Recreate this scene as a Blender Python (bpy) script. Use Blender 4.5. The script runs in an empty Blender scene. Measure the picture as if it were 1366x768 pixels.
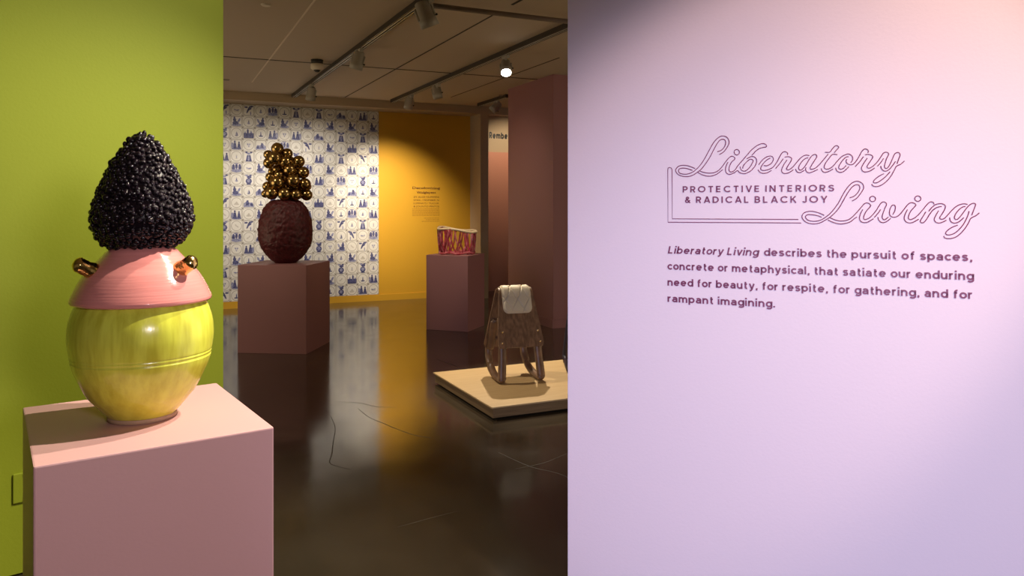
import bpy, bmesh, math, random
from mathutils import Vector, Matrix, noise

C = bpy.context.scene.collection
PI = math.pi

# ------------------------------------------------------------------ camera
cam_data = bpy.data.cameras.new('camera')
cam = bpy.data.objects.new('camera', cam_data)
C.objects.link(cam)
cam.location = (0, 0, 1.45)
cam.rotation_euler = (PI / 2, 0, 0)
cam_data.sensor_width = 36.0
cam_data.lens = 36.0 * 1010 / 1366
cam_data.shift_y = -109.0 / 1366
cam_data.clip_start = 0.05
bpy.context.scene.camera = cam

# ------------------------------------------------------------------ view, world
vs = bpy.context.scene.view_settings
vs.view_transform = 'Standard'
vs.look = 'None'
vs.gamma = 1.0
vs.use_curve_mapping = False
vs.exposure = 0.0

world = bpy.data.worlds.new('gallery_air')
bpy.context.scene.world = world
world.use_nodes = True
bg = world.node_tree.nodes['Background']
bg.inputs[0].default_value = (1.0, 0.78, 0.52, 1)
bg.inputs[1].default_value = 0.08


# ------------------------------------------------------------------ lights
def spot(name, loc, target, watts, angle, blend=0.6, color=(1, 0.88, 0.72), size=0.04):
    d = bpy.data.lights.new(name, 'SPOT')
    d.energy = watts
    d.spot_size = math.radians(angle)
    d.spot_blend = blend
    d.color = color
    d.shadow_soft_size = size
    o = bpy.data.objects.new(name, d)
    C.objects.link(o)
    o.location = loc
    o.rotation_euler = (Vector(target) - Vector(loc)).to_track_quat('-Z', 'Y').to_euler()
    return o


def area(name, loc, target, watts, sx, sy, color):
    d = bpy.data.lights.new(name, 'AREA')
    d.energy = watts
    d.shape = 'RECTANGLE'
    d.size, d.size_y = sx, sy
    d.color = color
    o = bpy.data.objects.new(name, d)
    C.objects.link(o)
    o.location = loc
    o.rotation_euler = (Vector(target) - Vector(loc)).to_track_quat('-Z', 'Y').to_euler()
    return o


WARM = (1, 0.84, 0.64)
# front space: two track spots on the ceramic, one washing the green wall, two on the lilac wall, then added fills
spot('vase_key_spot', (0.36, 2.44, 2.93), (-1.0, 2.08, 1.15), 330, 44, 0.5, (1, 0.88, 0.72), 0.025)
spot('vase_second_spot', (0.0, 2.78, 2.93), (-1.15, 2.5, 1.2), 205, 90, 0.8, (1, 0.90, 0.70), 0.025)
spot('green_wall_spot', (0.1, 1.9, 2.95), (-1.75, 3.1, 2.5), 75, 62, 1.0, (1, 0.92, 0.66), 0.05)
spot('lilac_wall_spot', (1.4, 0.5, 2.9), (0.84, 2.30, 1.50), 145, 40, 0.55, (1, 0.72, 0.60), 0.05)
spot('lilac_wall_warm_spot', (1.9, 0.7, 2.95), (1.62, 1.92, 1.85), 55, 52, 0.7, (1, 0.66, 0.24), 0.05)
spot('lilac_wall_wash_fill', (-0.2, -0.6, 1.1), (0.88, 2.28, 0.72), 322, 60, 0.8, (0.68, 0.70, 1.0), 0.25)  # added low lamp by the camera, supplies the wall's lavender light
spot('lilac_wall_low_fill', (1.9, -0.2, 2.7), (1.55, 1.98, 0.75), 70, 58, 1.0, (1, 0.74, 0.64), 0.1)  # added unseen lamp, lifts the wall's lower right with pink
spot('plinth_fill_spot', (1.5, -1.2, 1.9), (-1.1, 1.9, 0.95), 205, 42, 0.8, (1.0, 0.86, 0.90), 0.30)  # added soft fill for the plinth front, kept off the lilac wall
# far gallery
spot('wallpaper_spot', (-2.75, 9.60, 2.86), (-2.85, 11.25, 0.8), 150, 100, 1.0, (1, 0.90, 0.78), 0.05)
spot('wallpaper_left_spot', (-3.5, 8.8, 2.86), (-3.7, 10.9, 0.9), 150, 90, 1.0, (1, 0.90, 0.78), 0.05)
spot('yellow_wall_spot', (-1.80, 9.85, 2.80), (-1.88, 11.7, 1.40), 390, 58, 1.0, WARM, 0.05)
spot('maroon_ceramic_spot', (-3.0, 6.2, 2.9), (-2.35, 7.8, 1.3), 46, 40, 0.7, WARM, 0.03)
spot('maroon_ceramic_side_spot', (-0.9, 7.2, 2.9), (-2.3, 7.8, 1.3), 24, 38, 0.7, WARM, 0.03)
spot('basket_spot', (-0.75, 8.0, 2.9), (-0.62, 9.05, 0.95), 130, 30, 0.6, WARM, 0.03)
spot('platform_back_spot', (-0.04, 7.50, 2.68), (0.25, 6.0, 0.2), 300, 48, 0.6, WARM, 0.025)
spot('platform_left_spot', (-1.5, 6.0, 2.9), (0.25, 6.0, 0.2), 150, 44, 0.6, WARM, 0.03)
spot('rear_room_spot', (0.35, 12.1, 2.85), (-0.05, 13.1, 2.1), 60, 90, 0.8, (1, 0.8, 0.55), 0.05)
spot('column_spot', (-1.6, 8.6, 2.9), (0.2, 9.8, 1.5), 34, 60, 1.0, WARM, 0.05)
area('side_gallery_fill', (4.5, 6.0, 1.2), (-2.0, 8.5, 2.6), 34, 3.0, 2.0, (1, 0.8, 0.52))  # added unseen area lamp, stands in for bounced light on the ceiling
area('left_gallery_fill', (-5.2, 6.2, 1.4), (-0.5, 9.0, 2.6), 34, 3.0, 2.0, (1, 0.8, 0.52))  # added unseen area lamp, ambient for column and plinth fronts


# ------------------------------------------------------------------ materials
def new_mat(name):
    m = bpy.data.materials.new(name)
    m.use_nodes = True
    return m, m.node_tree.nodes, m.node_tree.links, m.node_tree.nodes['Principled BSDF']


def setp(b, **k):
    for n, v in k.items():
        b.inputs[n.replace('_', ' ')].default_value = v


def mat(name, col, rough=0.6, metal=0.0, bump=0.0, bscale=60, var=0.0, vscale=6, stretch=None,
        col2=None, coat=0.0, spec=0.5, detail=4):
    m, N, L, b = new_mat(name)
    setp(b, Base_Color=(*col, 1), Roughness=rough, Metallic=metal)
    b.inputs['Coat Weight'].default_value = coat
    b.inputs['Coat Roughness'].default_value = 0.06
    b.inputs['Specular IOR Level'].default_value = spec
    tc = N.new('ShaderNodeTexCoord')
    src = tc.outputs['Object']
    if stretch:
        mp = N.new('ShaderNodeMapping')
        mp.inputs['Scale'].default_value = stretch
        L.new(src, mp.inputs[0])
        src = mp.outputs[0]
    if var or col2:
        t = N.new('ShaderNodeTexNoise')
        t.inputs['Scale'].default_value = vscale
        t.inputs['Detail'].default_value = detail
        L.new(src, t.inputs['Vector'])
        r = N.new('ShaderNodeValToRGB')
        r.color_ramp.elements[0].position = 0.35
        r.color_ramp.elements[1].position = 0.65
        c2 = col2 or tuple(c * (1 - var) for c in col)
        r.color_ramp.elements[0].color = (*c2, 1)
        r.color_ramp.elements[1].color = (*col, 1)
        L.new(t.outputs['Fac'], r.inputs[0])
        L.new(r.outputs[0], b.inputs['Base Color'])
    if bump:
        t2 = N.new('ShaderNodeTexNoise')
        t2.inputs['Scale'].default_value = bscale
        t2.inputs['Detail'].default_value = 5
        L.new(src, t2.inputs['Vector'])
        bp = N.new('ShaderNodeBump')
        bp.inputs['Strength'].default_value = bump
        bp.inputs['Distance'].default_value = 0.01
        L.new(t2.outputs['Fac'], bp.inputs['Height'])
        L.new(bp.outputs[0], b.inputs['Normal'])
    return m


M = {}
M['green'] = mat('green_wall_paint', (0.335, 0.405, 0.018), 0.62, bump=0.06, bscale=90)
M['lilac'] = mat('lilac_wall_paint', (0.77, 0.65, 0.735), 0.6, bump=0.05, bscale=120)
M['rose'] = mat('rose_plinth_paint', (0.60, 0.345, 0.345), 0.5, bump=0.02, bscale=140)
M['dusty'] = mat('dusty_rose_plinth_paint', (0.36, 0.165, 0.165), 0.5, bump=0.03, bscale=140)
M['column'] = mat('mauve_wall_paint', (0.33, 0.14, 0.13), 0.6, bump=0.03, bscale=90)
M['yellow'] = mat('ochre_wall_paint', (0.64, 0.345, 0.022), 0.55, bump=0.03, bscale=90)
M['beige'] = mat('beige_wall_paint', (0.45, 0.34, 0.22), 0.65)
M['ceiling'] = mat('ceiling_paint', (0.52, 0.41, 0.28), 0.8)
M['seam'] = mat('dark_seam', (0.03, 0.02, 0.012), 0.8)
M['pale_seam'] = mat('pale_seam', (0.75, 0.62, 0.45), 0.6)
M['salmon'] = mat('salmon_wall_paint', (0.55, 0.24, 0.16), 0.6)
M['ink'] = mat('plum_vinyl', (0.185, 0.024, 0.085), 0.5)
M['brown_ink'] = mat('brown_vinyl', (0.16, 0.06, 0.008), 0.5)
M['pale_ink'] = mat('ochre_vinyl', (0.36, 0.165, 0.012), 0.5)
M['black_ink'] = mat('black_vinyl', (0.01, 0.008, 0.008), 0.5)
M['pinkglaze'] = mat('pink_glaze', (0.74, 0.285, 0.265), 0.14, bump=0.10, bscale=6, stretch=(1, 1, 40), coat=0.4,
                     col2=(0.69, 0.255, 0.235), vscale=5)
M['black'] = mat('black_glaze', (0.008, 0.004, 0.007), 0.16)
M['gold'] = mat('gold_lustre', (0.96, 0.68, 0.24), 0.14, 1.0, bump=0.12, bscale=90)
M['bronze'] = mat('bronze_gold', (0.44, 0.29, 0.11), 0.2, 1.0, bump=0.02, bscale=40)
M['maroon'] = mat('maroon_glaze', (0.105, 0.015, 0.019), 0.45, bump=0.35, bscale=70, col2=(0.06, 0.009, 0.011), vscale=30, spec=0.35)
M['walnut'] = mat('walnut_veneer', (0.27, 0.15, 0.078), 0.42, var=0.5, vscale=5, stretch=(9, 9, 0.9), detail=8)
M['walnutdark'] = mat('walnut_bentwood', (0.22, 0.12, 0.062), 0.4, var=0.35, vscale=12)
M['cream'] = mat('cream_leather', (0.66, 0.57, 0.40), 0.5, bump=0.06, bscale=200)
M['brass'] = mat('brass_bolt', (0.85, 0.66, 0.38), 0.25, 1.0)
M['ply'] = mat('birch_ply', (0.66, 0.47, 0.23), 0.5, col2=(0.60, 0.41, 0.19), vscale=4, stretch=(1, 12, 1), detail=6)
M['plyedge'] = mat('birch_ply_edge', (0.30, 0.19, 0.085), 0.6, var=0.4, vscale=10, stretch=(0.4, 0.4, 30))
M['redclay'] = mat('red_marbled_glaze', (0.52, 0.05, 0.085), 0.16, col2=(0.20, 0.008, 0.018), vscale=18, coat=0.5)
M['pinkclay'] = mat('pink_marbled_glaze', (0.70, 0.20, 0.22), 0.2, col2=(0.40, 0.03, 0.06), vscale=22, coat=0.5)
M['rim'] = mat('cream_glaze', (0.74, 0.58, 0.36), 0.35, bump=0.2, bscale=60)
M['blackwood'] = mat('black_lacquer', (0.014, 0.010, 0.022), 0.3)
M['track'] = mat('bronze_track', (0.040, 0.029, 0.016), 0.5)
M['rail'] = mat('pale_track_rail', (0.85, 0.76, 0.58), 0.35)
M['slot'] = mat('track_slot', (0.008, 0.006, 0.004), 0.8)
M['lamp'] = mat('grey_lamp_housing', (0.42, 0.38, 0.31), 0.5)
M['lampdark'] = mat('dark_lamp_inside', (0.03, 0.025, 0.02), 0.6)
M['conduit'] = mat('brown_conduit', (0.24, 0.18, 0.13), 0.5)
M['disc'] = mat('pale_ceiling_cover', (0.72, 0.62, 0.48), 0.6)
M['crack'] = mat('floor_crack', (0.022, 0.016, 0.010), 0.5)
M['scuff'] = mat('floor_scuff', (0.13, 0.105, 0.075), 0.3)
M['blue'] = mat('cobalt_motif', (0.030, 0.033, 0.105), 0.4, col2=(0.12, 0.125, 0.27), vscale=55)
M['paleblue'] = mat('pale_cobalt_motif', (0.15, 0.16, 0.31), 0.4, col2=(0.34, 0.34, 0.45), vscale=55)
M['faint'] = mat('faint_motif', (0.44, 0.41, 0.36), 0.4, col2=(0.56, 0.53, 0.47), vscale=55)

m, N, L, b = new_mat('lit_lamp_lens')
setp(b, Base_Color=(1, 0.95, 0.85, 1))
b.inputs['Emission Color'].default_value = (1, 0.93, 0.80, 1)
b.inputs['Emission Strength'].default_value = 30
M['lens'] = m

# polished dark concrete
m, N, L, b = new_mat('polished_concrete')
tc = N.new('ShaderNodeTexCoord')
t = N.new('ShaderNodeTexNoise'); t.inputs['Scale'].default_value = 0.9; t.inputs['Detail'].default_value = 9
t.inputs['Roughness'].default_value = 0.62
r = N.new('ShaderNodeValToRGB')
r.color_ramp.elements[0].position = 0.3; r.color_ramp.elements[1].position = 0.72
r.color_ramp.elements[0].color = (0.034, 0.025, 0.015, 1); r.color_ramp.elements[1].color = (0.082, 0.065, 0.043, 1)
t2 = N.new('ShaderNodeTexNoise'); t2.inputs['Scale'].default_value = 3.5; t2.inputs['Detail'].default_value = 8
r2 = N.new('ShaderNodeMapRange')
r2.inputs['From Min'].default_value = 0.3; r2.inputs['From Max'].default_value = 0.7
r2.inputs['To Min'].default_value = 0.09; r2.inputs['To Max'].default_value = 0.17
bp = N.new('ShaderNodeBump'); bp.inputs['Strength'].default_value = 0.035; bp.inputs['Distance'].default_value = 0.006
t3 = N.new('ShaderNodeTexNoise'); t3.inputs['Scale'].default_value = 7; t3.inputs['Detail'].default_value = 3
for n in (t, t2, t3):
    L.new(tc.outputs['Object'], n.inputs['Vector'])
L.new(t.outputs['Fac'], r.inputs[0]); L.new(r.outputs[0], b.inputs['Base Color'])
L.new(t2.outputs['Fac'], r2.inputs['Value']); L.new(r2.outputs[0], b.inputs['Roughness'])
L.new(t3.outputs['Fac'], bp.inputs['Height']); L.new(bp.outputs[0], b.inputs['Normal'])
b.inputs['IOR'].default_value = 1.75
M['floor'] = m

# yellow-green streaked glaze: run marks follow the pot's height
m, N, L, b = new_mat('chartreuse_glaze')
tc = N.new('ShaderNodeTexCoord')
mp = N.new('ShaderNodeMapping'); mp.inputs['Scale'].default_value = (1, 1, 0.12)
t = N.new('ShaderNodeTexNoise'); t.inputs['Scale'].default_value = 34; t.inputs['Detail'].default_value = 5
L.new(tc.outputs['Object'], mp.inputs[0]); L.new(mp.outputs[0], t.inputs['Vector'])
r = N.new('ShaderNodeValToRGB')
r.color_ramp.elements[0].position = 0.33; r.color_ramp.elements[1].position = 0.62
r.color_ramp.elements[0].color = (0.50, 0.50, 0.040, 1); r.color_ramp.elements[1].color = (0.70, 0.74, 0.085, 1)
L.new(t.outputs['Fac'], r.inputs[0])
sx = N.new('ShaderNodeSeparateXYZ'); L.new(tc.outputs['Object'], sx.inputs[0])
mr = N.new('ShaderNodeMapRange')
mr.inputs['From Min'].default_value = 0.19; mr.inputs['From Max'].default_value = 0.02
L.new(sx.outputs['Z'], mr.inputs['Value'])
mx = N.new('ShaderNodeMix'); mx.data_type = 'RGBA'; mx.blend_type = 'MIX'
mu = N.new('ShaderNodeMath'); mu.operation = 'MULTIPLY'; mu.inputs[1].default_value = 0.45
L.new(mr.outputs[0], mu.inputs[0]); L.new(mu.outputs[0], mx.inputs['Factor'])
L.new(r.outputs[0], mx.inputs['A']); mx.inputs['B'].default_value = (0.60, 0.48, 0.05, 1)  # ochre towards the foot: glaze tone with some bounced light painted in
L.new(mx.outputs['Result'], b.inputs['Base Color'])
setp(b, Roughness=0.22)
b.inputs['Coat Weight'].default_value = 0.15
bp = N.new('ShaderNodeBump'); bp.inputs['Strength'].default_value = 0.12; bp.inputs['Distance'].default_value = 0.01
L.new(t.outputs['Fac'], bp.inputs['Height']); L.new(bp.outputs[0], b.inputs['Normal'])
M['vase'] = m

# tile wallpaper ground: uv counts tiles
m, N, L, b = new_mat('tile_wallpaper')


def mth(op, a, c=None, d=None):
    n = N.new('ShaderNodeMath'); n.operation = op
    for i, v in enumerate((a, c, d)):
        if v is None:
            continue
        if isinstance(v, (int, float)):
            n.inputs[i].default_value = v
        else:
            L.new(v, n.inputs[i])
    return n.outputs[0]


uvn = N.new('ShaderNodeUVMap'); sp = N.new('ShaderNodeSeparateXYZ'); L.new(uvn.outputs[0], sp.inputs[0])
U, V = sp.outputs[0], sp.outputs[1]
px = mth('ABSOLUTE', mth('SUBTRACT', mth('FRACT', U), 0.5))
py = mth('ABSOLUTE', mth('SUBTRACT', mth('FRACT', V), 0.5))
par = mth('MODULO', mth('ADD', mth('FLOOR', U), mth('FLOOR', V)), 2.0)
dist = mth('SQRT', mth('ADD', mth('MULTIPLY', px, px), mth('MULTIPLY', py, py)))
ring = mth('LESS_THAN', mth('ABSOLUTE', mth('SUBTRACT', dist, 0.415)), 0.017)
ring = mth('MULTIPLY', ring, par)
mxx = mth('MAXIMUM', px, py)
line = mth('GREATER_THAN', mxx, 0.487)
p4 = mth('POWER', mth('ADD', mth('POWER', px, 6.0), mth('POWER', py, 6.0)), 1 / 6.0)
sq = mth('MULTIPLY', mth('LESS_THAN', mth('ABSOLUTE', mth('SUBTRACT', p4, 0.425)), 0.017), mth('SUBTRACT', 1.0, par))
cx_, cy_ = mth('SUBTRACT', 0.5, px), mth('SUBTRACT', 0.5, py)
cd = mth('MAXIMUM', cx_, cy_)
corner = mth('MULTIPLY', mth('LESS_THAN', cd, 0.105), mth('GREATER_THAN', mth('ABSOLUTE', mth('SUBTRACT', cx_, cy_)), -1))
diag = mth('LESS_THAN', mth('ABSOLUTE', mth('SUBTRACT', cx_, cy_)), 0.036)
cor = mth('MULTIPLY', mth('LESS_THAN', cd, 0.11), mth('MAXIMUM', diag, mth('LESS_THAN', mth('ADD', cx_, cy_), 0.06)))
mk = mth('MAXIMUM', mth('MAXIMUM', ring, sq), mth('MAXIMUM', cor, line))
mx = N.new('ShaderNodeMix'); mx.data_type = 'RGBA'
mx.inputs['A'].default_value = (0.70, 0.675, 0.62, 1); mx.inputs['B'].default_value = (0.27, 0.24, 0.20, 1)
L.new(mk, mx.inputs['Factor']); L.new(mx.outputs['Result'], b.inputs['Base Color'])
setp(b, Roughness=0.55)
M['wallpaper'] = m


# ------------------------------------------------------------------ builders
def mesh_obj(name, verts, faces, material, parent=None, smooth=False):
    me = bpy.data.meshes.new(name)
    me.from_pydata([tuple(v) for v in verts], [], faces)
    me.update()
    mats = material if isinstance(material, list) else [material]
    for x in mats:
        me.materials.append(x)
    if smooth:
        me.polygons.foreach_set('use_smooth', [True] * len(me.polygons))
    o = bpy.data.objects.new(name, me)
    C.objects.link(o)
    if parent is not None:
        o.parent = parent
    return o


def bm_obj(name, bm, material, parent=None, smooth=False):
    bmesh.ops.recalc_face_normals(bm, faces=bm.faces[:])
    me = bpy.data.meshes.new(name)
    bm.to_mesh(me)
    bm.free()
    for x in (material if isinstance(material, list) else [material]):
        me.materials.append(x)
    if smooth:
        me.polygons.foreach_set('use_smooth', [True] * len(me.polygons))
    o = bpy.data.objects.new(name, me)
    C.objects.link(o)
    if parent is not None:
        o.parent = parent
    return o


def tag(o, label=None, cat=None, group=None, kind=None):
    if label: o['label'] = label
    if cat: o['category'] = cat
    if group: o['group'] = group
    if kind: o['kind'] = kind
    return o


def thing(name, label, cat, loc=(0, 0, 0), rz=0.0, group=None):
    o = bpy.data.objects.new(name, None)
    C.objects.link(o)
    o.empty_display_size = 0.1
    o.location = loc
    o.rotation_euler = (0, 0, rz)
    return tag(o, label, cat, group)


def add_box(bm, lo, hi, bevel=0.0, rot=None):
    g = bmesh.ops.create_cube(bm, size=1.0)
    vs_ = g['verts']
    c = [(a + d) / 2 for a, d in zip(lo, hi)]
    s = [d - a for a, d in zip(lo, hi)]
    for v in vs_:
        v.co = Vector((v.co.x * s[0], v.co.y * s[1], v.co.z * s[2]))
        if rot:
            v.co = rot @ v.co
        v.co += Vector(c)
    if bevel:
        es = list({e for v in vs_ for e in v.link_edges})
        bmesh.ops.bevel(bm, geom=es, offset=bevel, segments=2, affect='EDGES', profile=0.6)


def add_prism(bm, pts, z0, z1):
    lo = [bm.verts.new((x, y, z0)) for x, y in pts]
    hi = [bm.verts.new((x, y, z1)) for x, y in pts]
    n = len(pts)
    bm.faces.new(lo[::-1]); bm.faces.new(hi)
    for i in range(n):
        bm.faces.new((lo[i], lo[(i + 1) % n], hi[(i + 1) % n], hi[i]))


def prism(name, pts, z0, z1, material, parent=None, bevel=0):
    bm = bmesh.new()
    add_prism(bm, pts, z0, z1)
    if bevel:
        bmesh.ops.bevel(bm, geom=bm.edges[:], offset=bevel, segments=2, affect='EDGES')
    return bm_obj(name, bm, material, parent)


def lathe(name, prof, material, parent=None, seg=96, fn=None, close=True):
    """prof: (radius, z) from bottom to top"""
    vv, ff = [], []
    for r_, z in prof:
        for i in range(seg):
            a = 2 * PI * i / seg
            p = Vector((r_ * math.cos(a), r_ * math.sin(a), z))
            if fn: p = fn(p, a)
            vv.append(p)
    n = len(prof)
    for k in range(n - 1):
        for i in range(seg):
            j = (i + 1) % seg
            ff.append((k * seg + i, k * seg + j, (k + 1) * seg + j, (k + 1) * seg + i))
    if close:
        ff.append(tuple(range(seg))[::-1])
        ff.append(tuple((n - 1) * seg + i for i in range(seg)))
    return mesh_obj(name, vv, ff, material, parent, True)


def catmull(pts, n=6, closed=False):
    pts = [Vector(p) for p in pts]
    if len(pts) < 3:
        return pts
    out = []
    m_ = len(pts)
    rng = m_ if closed else m_ - 1
    for i in range(rng):
        if closed:
            p0, p1, p2, p3 = pts[i - 1], pts[i], pts[(i + 1) % m_], pts[(i + 2) % m_]
        else:
            p0 = pts[i - 1] if i else pts[0] * 2 - pts[1]
            p1, p2 = pts[i], pts[i + 1]
            p3 = pts[i + 2] if i + 2 < m_ else pts[-1] * 2 - pts[-2]
        for k in range(n):
            t_ = k / n
            out.append(0.5 * ((2 * p1) + (p2 - p0) * t_ + (2 * p0 - 5 * p1 + 4 * p2 - p3) * t_ * t_
                              + (-p0 + 3 * p1 - 3 * p2 + p3) * t_ ** 3))
    if not closed:
        out.append(pts[-1])
    return out


def smooth_profile(prof, n=6):
    return [(max(0.001, p.x), p.y) for p in catmull([(a, c_, 0) for a, c_ in prof], n)]


def tube(path, rad, seg=10, closed=False, flat=1.0, up=None, cap=True):
    """returns verts, faces of a tube; rad number or per-point list; flat squeezes along the second axis"""
    path = [Vector(p) for p in path]
    n = len(path)
    rads = rad if isinstance(rad, list) else [rad] * n
    vv, ff = [], []
    prev = None
    for i, p in enumerate(path):
        if closed:
            t_ = path[(i + 1) % n] - path[i - 1]
        else:
            t_ = path[min(i + 1, n - 1)] - path[max(i - 1, 0)]
        t_ = t_.normalized() if t_.length > 1e-9 else Vector((0, 0, 1))
        if up is not None:
            a = Vector(up)
        elif prev is None:
            a = Vector((0, 0, 1)) if abs(t_.z) < 0.9 else Vector((1, 0, 0))
        else:
            a = prev
        a = (a - t_ * a.dot(t_)).normalized()
        prev = a
        c_ = t_.cross(a)
        for k in range(seg):
            q = 2 * PI * k / seg
            vv.append(p + a * (math.cos(q) * rads[i] * flat) + c_ * (math.sin(q) * rads[i]))
    for i in range(n if closed else n - 1):
        for k in range(seg):
            l_ = (k + 1) % seg
            j = (i + 1) % n
            ff.append((i * seg + k, i * seg + l_, j * seg + l_, j * seg + k))
    if cap and not closed:
        ff.append(tuple(range(seg))[::-1])
        ff.append(tuple((n - 1) * seg + k for k in range(seg)))
    return vv, ff


def tube_obj(name, path, rad, material, parent=None, **k):
    v_, f_ = tube(path, rad, **k)
    return mesh_obj(name, v_, f_, material, parent, True)


def cyl_obj(name, p, ax, r0, r1, l, material, parent, seg=28, prof=None):
    ax = Vector(ax).normalized()
    pr = prof or [(0, r0), (l, r1)]
    v_, f_ = tube([Vector(p) + ax * s for s, _ in pr], [r_ for _, r_ in pr], seg=seg)
    o = mesh_obj(name, v_, f_, material, parent, False)
    for pl in o.data.polygons:
        pl.use_smooth = len(pl.vertices) == 4
    return o


def join_parts(lst):
    vv, ff = [], []
    for v_, f_ in lst:
        o_ = len(vv)
        vv += list(v_)
        ff += [tuple(i + o_ for i in f) for f in f_]
    return vv, ff


def text_mesh(body, bold=0.0, shear=0.0, spacing=1.0):
    cu = bpy.data.curves.new('lettering_curve', 'FONT')
    cu.body = body
    cu.offset = bold
    cu.shear = shear
    cu.space_character = spacing
    cu.extrude = 0.0
    cu.resolution_u = 4
    o = bpy.data.objects.new('lettering_temp', cu)
    C.objects.link(o)
    dg = bpy.context.evaluated_depsgraph_get()
    me = bpy.data.meshes.new_from_object(o.evaluated_get(dg))
    bpy.data.objects.remove(o)
    return me


CAP = {}


def text_line(name, body, u0, u1, v, cap, material, parent, bold=0.0, shear=0.0, spacing=1.0):
    """a line of vinyl letters in its parent's x (along wall) / z (up) plane, front at -y"""
    if 'h' not in CAP:
        h = text_mesh('H')
        CAP['h'] = max(q.co.y for q in h.vertices) - min(q.co.y for q in h.vertices)
    me = text_mesh(body, bold, shear, spacing)
    xs = [q.co.x for q in me.vertices]
    a, c_ = min(xs), max(xs)
    sx_ = (u1 - u0) / (c_ - a)
    sy_ = cap / CAP['h']
    for q in me.vertices:
        x, y = q.co.x, q.co.y
        q.co = ((x - a) * sx_ + u0, -0.0012, y * sy_ + v)
    me.name = name
    me.materials.clear()
    me.materials.append(material)
    o = bpy.data.objects.new(name, me)
    C.objects.link(o)
    o.parent = parent
    md = o.modifiers.new('thickness', 'SOLIDIFY')
    md.thickness = 0.0008
    md.offset = 0
    return o


# ------------------------------------------------------------------ directions of the building grid
E1 = Vector((0.905, 0.4258, 0))      # along the far wall, to the right and back
E2 = Vector((-0.4258, 0.905, 0))     # away from the viewer
EA = math.atan2(0.4258, 0.905)
CEIL = 3.02
W0 = Vector((-4.075, 10.69, 0))      # a point on the far wall's foot


def along(p, a, c_=0.0, z=0.0):
    q = Vector(p) + E1 * a + E2 * c_
    return Vector((q.x, q.y, q.z + z))


def grid_box(name, p, a0, a1, b0, b1, z0, z1, material, parent=None, kind='structure', bevel=0):
    pts = [along(p, a, c_) for a, c_ in ((a0, b0), (a1, b0), (a1, b1), (a0, b1))]
    o = prism(name, [(q.x, q.y) for q in pts], z0, z1, material, parent, bevel)
    if kind and parent is None: o['kind'] = kind
    return o


# ------------------------------------------------------------------ setting: floor, ceiling, walls
bm = bmesh.new()
add_box(bm, (-9, -4, -0.1), (9, 17, 0))
floor = tag(bm_obj('floor', bm, M['floor']), kind='structure')


def ground_line(name, pts, w, material):
    p = catmull([(x, y, 0) for x, y in pts], 5)
    vv, ff = [], []
    for i, q in enumerate(p):
        t_ = (p[min(i + 1, len(p) - 1)] - p[max(i - 1, 0)]).normalized()
        n_ = Vector((-t_.y, t_.x, 0))
        ww = 0.5 * w * (0.4 + 0.6 * math.sin(PI * (i + 0.5) / len(p)))
        vv += [q + n_ * ww + Vector((0, 0, 0.0006)), q - n_ * ww + Vector((0, 0, 0.0006))]
        if i: ff.append((2 * i - 2, 2 * i - 1, 2 * i + 1, 2 * i))
    return mesh_obj(name, vv, ff, material, floor)


ground_line('crack', [(-1.252, 5.23), (-1.159, 4.96), (-1.10, 4.66), (-1.056, 4.44), (-1.03, 4.28), (-0.97, 4.22), (-0.89, 4.17)], 0.006, M['crack'])
ground_line('crack', [(-1.10, 5.42), (-0.98, 5.20), (-0.86, 5.06), (-0.75, 4.93), (-0.62, 4.80), (-0.50, 4.74)], 0.005, M['crack'])
ground_line('crack', [(-1.30, 5.62), (-1.12, 5.58), (-0.98, 5.48), (-0.83, 5.46)], 0.004, M['crack'])
ground_line('crack', [(-0.72, 7.2), (-0.60, 7.0), (-0.50, 6.85), (-0.42, 6.5)], 0.005, M['crack'])
ground_line('scuff', [(-0.08, 4.46), (0.10, 4.22), (0.26, 4.10), (0.42, 3.86)], 0.005, M['scuff'])
ground_line('scuff', [(0.02, 4.18), (0.18, 4.28), (0.32, 4.44)], 0.004, M['scuff'])
ground_line('scuff', [(-0.52, 3.42), (-0.38, 3.52), (-0.26, 3.60)], 0.005, M['scuff'])

bm = bmesh.new()
add_box(bm, (-9, -4, CEIL), (9, 17, CEIL + 0.1))
ceiling = tag(bm_obj('ceiling', bm, M['ceiling']), kind='structure')


def seam(name, p, q, w, material):
    p, q = Vector((*p, 0)), Vector((*q, 0))
    d = (q - p).normalized()
    n_ = Vector((-d.y, d.x, 0)) * w / 2
    return prism(name, [((p - n_).x, (p - n_).y), ((q - n_).x, (q - n_).y), ((q + n_).x, (q + n_).y), ((p + n_).x, (p + n_).y)],
                 CEIL - 0.003, CEIL, material, ceiling)


seam('panel_seam', (-4.6, 7.26), (0.50, 9.45), 0.032, M['seam'])
seam('panel_seam', (-3.29, 9.58), (-1.40, 5.55), 0.015, M['pale_seam'])
seam('panel_seam', (-2.407, 10.91), (-0.10, 6.10), 0.014, M['seam'])
seam('panel_seam', (-0.878, 10.9), (0.50, 8.0), 0.014, M['seam'])
seam('panel_seam', (0.0, 5.9), (0.6, 4.7), 0.022, M['seam'])

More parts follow.
